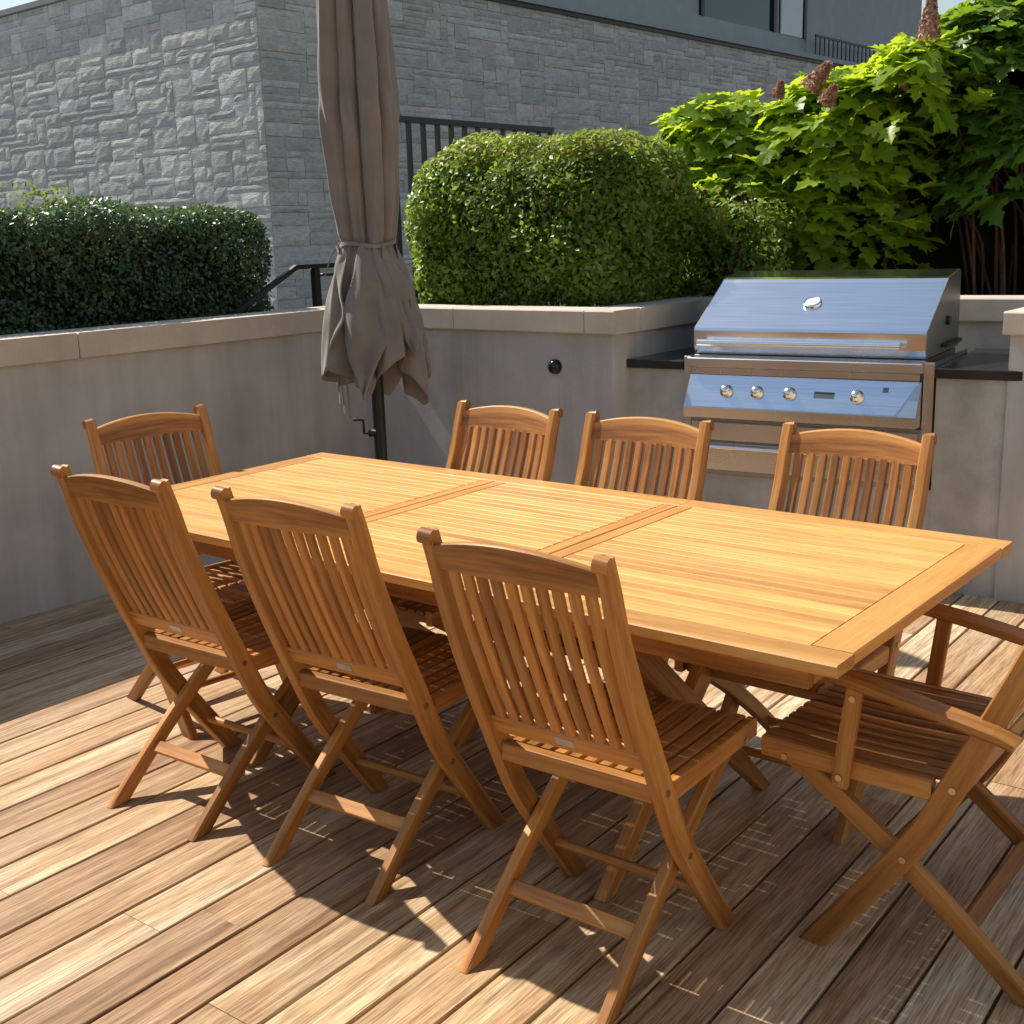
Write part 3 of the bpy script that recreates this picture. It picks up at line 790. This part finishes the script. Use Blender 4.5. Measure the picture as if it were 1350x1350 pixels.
def boxhedge(root, lo, hi, rad, n, size, mat, seed, depth=.10, lump=.035, corepad=.10, top=.15):
    """clipped hedge: leaves through the outer shell of a rounded box"""
    lo = np.array(lo); hi = np.array(hi); c = (lo+hi)/2; h = (hi-lo)/2
    g = np.random.default_rng(seed); dim = hi-lo
    areas = np.array([dim[1]*dim[2], dim[1]*dim[2], dim[0]*dim[2], dim[0]*dim[2], dim[0]*dim[1]])
    face = g.choice(5, n, p=areas/areas.sum()); q = g.uniform(-1, 1, (n, 3))
    q[face == 0, 0] = 1; q[face == 1, 0] = -1; q[face == 2, 1] = 1; q[face == 3, 1] = -1; q[face == 4, 2] = 1
    P = q*h
    # round the corners
    inner = np.clip(P, -(h-rad), h-rad); d = P-inner; ln = np.linalg.norm(d, axis=1); nn = d/np.maximum(ln, 1e-6)[:, None]
    P = inner+nn*rad
    k = lumps(P+c, 7, lump, seed)+lumps(P+c, 19, lump*.5, seed+1)
    dep = g.random(n)**1.6*depth
    P = P+nn*(k-dep)[:, None]+g.normal(size=(n, 3))*.008
    P[:, 2] = np.maximum(P[:, 2], -h[2]+.0)
    Nn = nn*.7+g.normal(size=(n, 3))*.6+np.array([0, 0, .35]); Nn /= np.linalg.norm(Nn, axis=1)[:, None]
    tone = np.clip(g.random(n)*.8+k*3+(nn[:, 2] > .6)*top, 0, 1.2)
    o = leaves_mesh('foliage', P+c, Nn, size*g.uniform(.6, 1.3, n), mat, root, tone=tone)
    # solid core, its near-black colour paints the shade inside the hedge
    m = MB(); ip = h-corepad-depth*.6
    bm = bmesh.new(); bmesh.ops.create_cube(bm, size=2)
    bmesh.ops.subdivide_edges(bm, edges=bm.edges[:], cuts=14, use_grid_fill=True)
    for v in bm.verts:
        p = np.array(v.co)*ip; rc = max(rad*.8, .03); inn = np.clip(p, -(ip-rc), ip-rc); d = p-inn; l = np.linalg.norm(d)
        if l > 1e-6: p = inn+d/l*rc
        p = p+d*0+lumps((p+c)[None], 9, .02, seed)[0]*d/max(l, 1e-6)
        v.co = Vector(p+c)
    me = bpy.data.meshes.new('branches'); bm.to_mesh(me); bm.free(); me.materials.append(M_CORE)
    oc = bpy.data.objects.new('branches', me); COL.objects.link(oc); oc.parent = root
    return o
# left hedge
HL = empty('clipped_hedge', (-5.9, 2.5, 1.04)); tag(HL, 'dark green flat-topped boxy hedge behind the left wall, in front of the stone building', 'hedge')
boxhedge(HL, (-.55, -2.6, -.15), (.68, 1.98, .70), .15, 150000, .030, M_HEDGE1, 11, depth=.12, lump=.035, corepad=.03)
# a few taller shoots on the hedge
g = np.random.default_rng(5); n = 500
cx = np.repeat(np.array([[-.05, .0, .70], [.2, .45, .70], [.3, .75, .70], [.1, 1.05, .70], [-.1, -.3, .70], [.35, -.55, .70]]), n//6, 0)
P = cx+g.normal(size=cx.shape)*np.array([.05, .05, .0])+np.array([0, 0, 1])*g.random((len(cx), 1))*.13
Nn = g.normal(size=P.shape); Nn /= np.linalg.norm(Nn, axis=1)[:, None]
leaves_mesh('shoots', P, Nn, .03*g.uniform(.7, 1.2, len(P)), M_HEDGE2, HL)
# right clipped shrub
HB = empty('clipped_shrub', (-3.93, 5.35, 1.10)); tag(HB, 'bright green rounded clipped shrub in the planter right of the closed umbrella', 'shrub')
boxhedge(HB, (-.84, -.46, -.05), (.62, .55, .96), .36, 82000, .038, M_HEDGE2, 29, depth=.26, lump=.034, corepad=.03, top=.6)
# looser twiggy shrub beside it
HC = empty('twiggy_shrub', (-3.16, 5.95, 1.10)); tag(HC, 'thin twiggy small-leaved shrub between the clipped shrub and the hydrangea, left of the grill', 'shrub')
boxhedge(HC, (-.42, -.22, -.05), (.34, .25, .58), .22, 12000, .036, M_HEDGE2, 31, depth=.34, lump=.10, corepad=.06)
def twigs(root, n, lo, hi, base, rad=.004, seed=1, name='twigs', mat=None, spread=.3):
    g = random.Random(seed); m = MB()
    for i in range(n):
        b = Vector((g.uniform(base[0], base[1]), g.uniform(base[2], base[3]), -.02))
        e = Vector((g.uniform(lo[0], hi[0]), g.uniform(lo[1], hi[1]), g.uniform(lo[2], hi[2])))
        mid = (b+e)/2+Vector((g.uniform(-spread, spread)*.3, g.uniform(-spread, spread)*.3, g.uniform(0, .15)))
        pts = catmull([b, (b+mid)/2+Vector((g.uniform(-.03, .03), g.uniform(-.03, .03), .03)), mid, e], 4)
        m.tube(pts, list(np.linspace(rad*2, rad*.6, len(pts))), 6)
    return m.build(name, mat or M_STEM, root)
twigs(HC, 60, (-.4, -.24, .3), (.3, .2, .75), (-.2, .2, -.2, .2), .003, 3)
twigs(HB, 40, (-.2, -.42, .3), (.5, -.2, .85), (-.2, .3, -.2, .0), .003, 4)

# hydrangea
half = [(0, 0), (.14, .0), (.34, .06), (.44, .17), (.30, .25), (.40, .36), (.56, .46), (.50, .60), (.28, .55), (.24, .66), (.32, .80), (.17, .84), (.08, .95), (0, 1.08)]
outl = [(x, y) for x, y in half]+[(-x, y) for x, y in half[-2:0:-1]]
LP = np.array([(0, .42)]+outl)
def hyd_leaves(name, C, T, Nn, size, tone, mat, parent):
    n = len(C); Tn = T/np.linalg.norm(T, axis=1)[:, None]
    Nn = Nn-(Nn*Tn).sum(1)[:, None]*Tn; Nn /= np.linalg.norm(Nn, axis=1)[:, None]; Bn = np.cross(Tn, Nn)
    k = len(LP); g = rng
    droop = g.uniform(.12, .40, n); fold = g.uniform(.05, .30, n)
    x = LP[:, 0]; y = LP[:, 1]
    V = (C[:, None]+size[:, None, None]*(Bn[:, None]*x[None, :, None]+Tn[:, None]*y[None, :, None]
         + Nn[:, None]*(fold[:, None]*np.abs(x)[None]-droop[:, None]*(y**2)[None]-.3*droop[:, None]*(x**2)[None]*2+.025*np.sin(y*14+x*9)[None])[:, :, None]))
    me = bpy.data.meshes.new(name); me.vertices.add(k*n); me.vertices.foreach_set('co', V.reshape(-1, 3).ravel())
    tri = []
    for i in range(1, k): tri += [0, i, i+1 if i+1 < k else 1]
    nt_ = k-1; idx = (np.arange(n)[:, None]*k+np.array(tri)[None]).ravel()
    me.loops.add(len(idx)); me.polygons.add(n*nt_)
    me.loops.foreach_set('vertex_index', idx.astype(np.int32)); me.polygons.foreach_set('loop_start', (np.arange(n*nt_)*3).astype(np.int32))
    me.update(calc_edges=True)
    at = me.attributes.new('tone', 'FLOAT', 'FACE'); at.data.foreach_set('value', np.repeat(tone, nt_))
    me.materials.append(mat); o = bpy.data.objects.new(name, me); COL.objects.link(o); o.parent = parent
    return o
def hydrangea(name, base, label, blobs, ntips, seed, flowers, stems, zmin=.35, core=None, mat=None):
    root = empty(name, base); tag(root, label, 'shrub', 'oakleaf hydrangeas behind the grill')
    g = np.random.default_rng(seed); tips = []; dirs = []
    for (c, rad, wgt) in blobs:
        c = np.array(c); rad = np.array(rad); k = int(ntips*wgt)
        d = g.normal(size=(k, 3)); d /= np.linalg.norm(d, axis=1)[:, None]; d[:, 2] = np.where(d[:, 2] < -.35, -d[:, 2], d[:, 2])
        rr_ = g.uniform(.55, 1.0, (k, 1))**.6
        tips.append(c+d*rad*rr_); dirs.append(d)
    tips = np.concatenate(tips); dirs = np.concatenate(dirs); ok = tips[:, 2] > zmin; tips = tips[ok]; dirs = dirs[ok]
    C = []; T = []; Nn = []; S = []; tn = []
    for p, d in zip(tips, dirs):
        k = g.integers(4, 7); a0 = g.uniform(0, 6.28); sz = g.uniform(.085, .15); tt = g.uniform(0, 1)
        axis = d*.5+np.array([0, 0, .8])+g.normal(size=3)*.2; axis /= np.linalg.norm(axis)
        e1 = np.cross(axis, [1, .1, 0]); e1 /= np.linalg.norm(e1); e2 = np.cross(axis, e1)
        for j in range(k):
            a = a0+j*2*math.pi/k+g.normal()*.25; rad = e1*math.cos(a)+e2*math.sin(a)
            t = rad*g.uniform(.7, 1)+axis*g.uniform(-.25, .5)
            C.append(p+rad*.02); T.append(t); Nn.append(axis+g.normal(size=3)*.25-t*.1); S.append(sz*g.uniform(.7, 1.15)); tn.append(np.clip(tt+g.normal()*.15, 0, 1.2))
    hyd_leaves('foliage', np.array(C), np.array(T), np.array(Nn), np.array(S), np.array(tn), mat or M_HYD, root)
    # branches up to a share of the tips
    m = MB(); gr = random.Random(seed)
    sel = [Vector(t) for t in tips[::max(1, len(tips)//stems)]]
    for e in sel:
        b = Vector((e.x*.45+gr.uniform(-.12, .12), e.y*.5+gr.uniform(-.1, .1), -.02))
        mid = Vector((b.x+(e.x-b.x)*.25+gr.uniform(-.05, .05), b.y+(e.y-b.y)*.3, e.z*.5))
        pts = catmull([b, mid, (mid+e)/2+Vector((gr.uniform(-.03, .03), 0, .02)), e], 4)
        m.tube(pts, list(np.linspace(.010, .004, len(pts))), 7)
    m.build('branches', M_STEM, root)
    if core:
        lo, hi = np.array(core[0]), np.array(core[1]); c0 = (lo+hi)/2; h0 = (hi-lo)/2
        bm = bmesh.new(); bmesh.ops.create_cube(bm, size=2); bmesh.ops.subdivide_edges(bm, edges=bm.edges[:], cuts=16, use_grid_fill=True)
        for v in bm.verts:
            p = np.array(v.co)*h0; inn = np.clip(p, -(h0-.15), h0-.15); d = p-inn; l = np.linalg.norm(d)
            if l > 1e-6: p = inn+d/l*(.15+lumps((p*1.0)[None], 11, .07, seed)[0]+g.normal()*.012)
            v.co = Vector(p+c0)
        me = bpy.data.meshes.new('shade_core'); bm.to_mesh(me); bm.free(); me.materials.append(M_CORE)  # solid lump painted near-black for the shaded inside of the bush
        oc = bpy.data.objects.new('shade_core', me); COL.objects.link(oc); oc.parent = root
    for (c, L, wd, tilt) in flowers:
        n = 420; zf = g.random(n); rr_ = wd*(1-zf*.75)*g.uniform(.7, 1.05, n); a = g.uniform(0, 6.28, n)
        ax = np.array([tilt, 0, 1.]); ax /= np.linalg.norm(ax); e1 = np.cross(ax, [0, 1, 0]); e1 /= np.linalg.norm(e1); e2 = np.cross(ax, e1)
        P = np.array(c)+ax*(zf*L)[:, None]+e1*(rr_*np.cos(a))[:, None]+e2*(rr_*np.sin(a))[:, None]
        Nf = P-np.array(c)-ax*(zf*L)[:, None]+g.normal(size=(n, 3))*.02; Nf /= np.linalg.norm(Nf, axis=1)[:, None]
        leaves_mesh('flower_head', P, Nf, np.full(n, .026), M_FLOWER, root, aspect=.9)
    return root
hydrangea('hydrangea_bush', (-3.30, 6.50, 1.10), 'sunlit yellow-green oakleaf hydrangea with large lobed leaves behind the left half of the grill',
          [((-.22, -.08, .74), (.42, .38, .48), .34), ((.42, -.05, .72), (.52, .38, .55), .36), ((0.25, -.1, .35), (.8, .28, .5), .34), ((-.02, -.34, .52), (.34, .22, .34), .14), ((.88, -.10, 1.02), (.34, .30, .36), .14)], 600, 41,
          [((.46, -.40, 1.15), .15, .060, .9), ((.56, -.44, 1.06), .10, .045, .6), ((.27, -.4, 1.12), .08, .035, .3)], 22, zmin=.10, core=((-.45, .0, 0), (.9, .45, .80)), mat=M_HYD_SUNLIT)
hydrangea('hydrangea_bush', (-1.75, 6.85, 1.10), 'taller dark green oakleaf hydrangea with bare reddish stems at the right edge above the grill',
          [((-.38, -.05, 1.00), (.50, .42, .62), .36), ((.40, -.05, 1.10), (.62, .45, .80), .42), ((.10, -.15, .66), (.85, .38, .46), .34)], 950, 53,
          [((-.54, -.60, 1.34), .20, .062, .05), ((-.72, -.5, 1.14), .12, .050, .6)], 44, zmin=.30, core=((-.75, .10, 0), (1.6, .6, 1.25)))

# added building wing outside the frame, put in to bounce warm light onto the terrace
NB = empty('added_bounce_building', (5.2, 1.0, 0)); tag(NB, 'pale building wing added right of the terrace, outside the frame, to bounce warm light', 'building')
m = MB(); m.box((0, -7, -.1), (4, 7.5, 6.5)); m.build('wall', concrete('pale_render', (.42, .40, .37), (.38, .36, .33), streaks=.1), NB)
m = MB(); m.box((-.06, -7.1, 6.5), (4.1, 7.6, 6.62)); m.build('parapet', M_CAP, NB)
for y in (-5.2, -1.6, 2.0, 5.2):
    m = MB(); m.box((-.03, y-.6, 3.6), (-.001, y+.6, 5.2), c=.005); fw = m.build('window', M_WHITE, NB)
    m = MB(); m.box((-.036, y-.53, 3.67), (-.031, y+.53, 5.13)); m.build('pane', M_GLASS, fw)
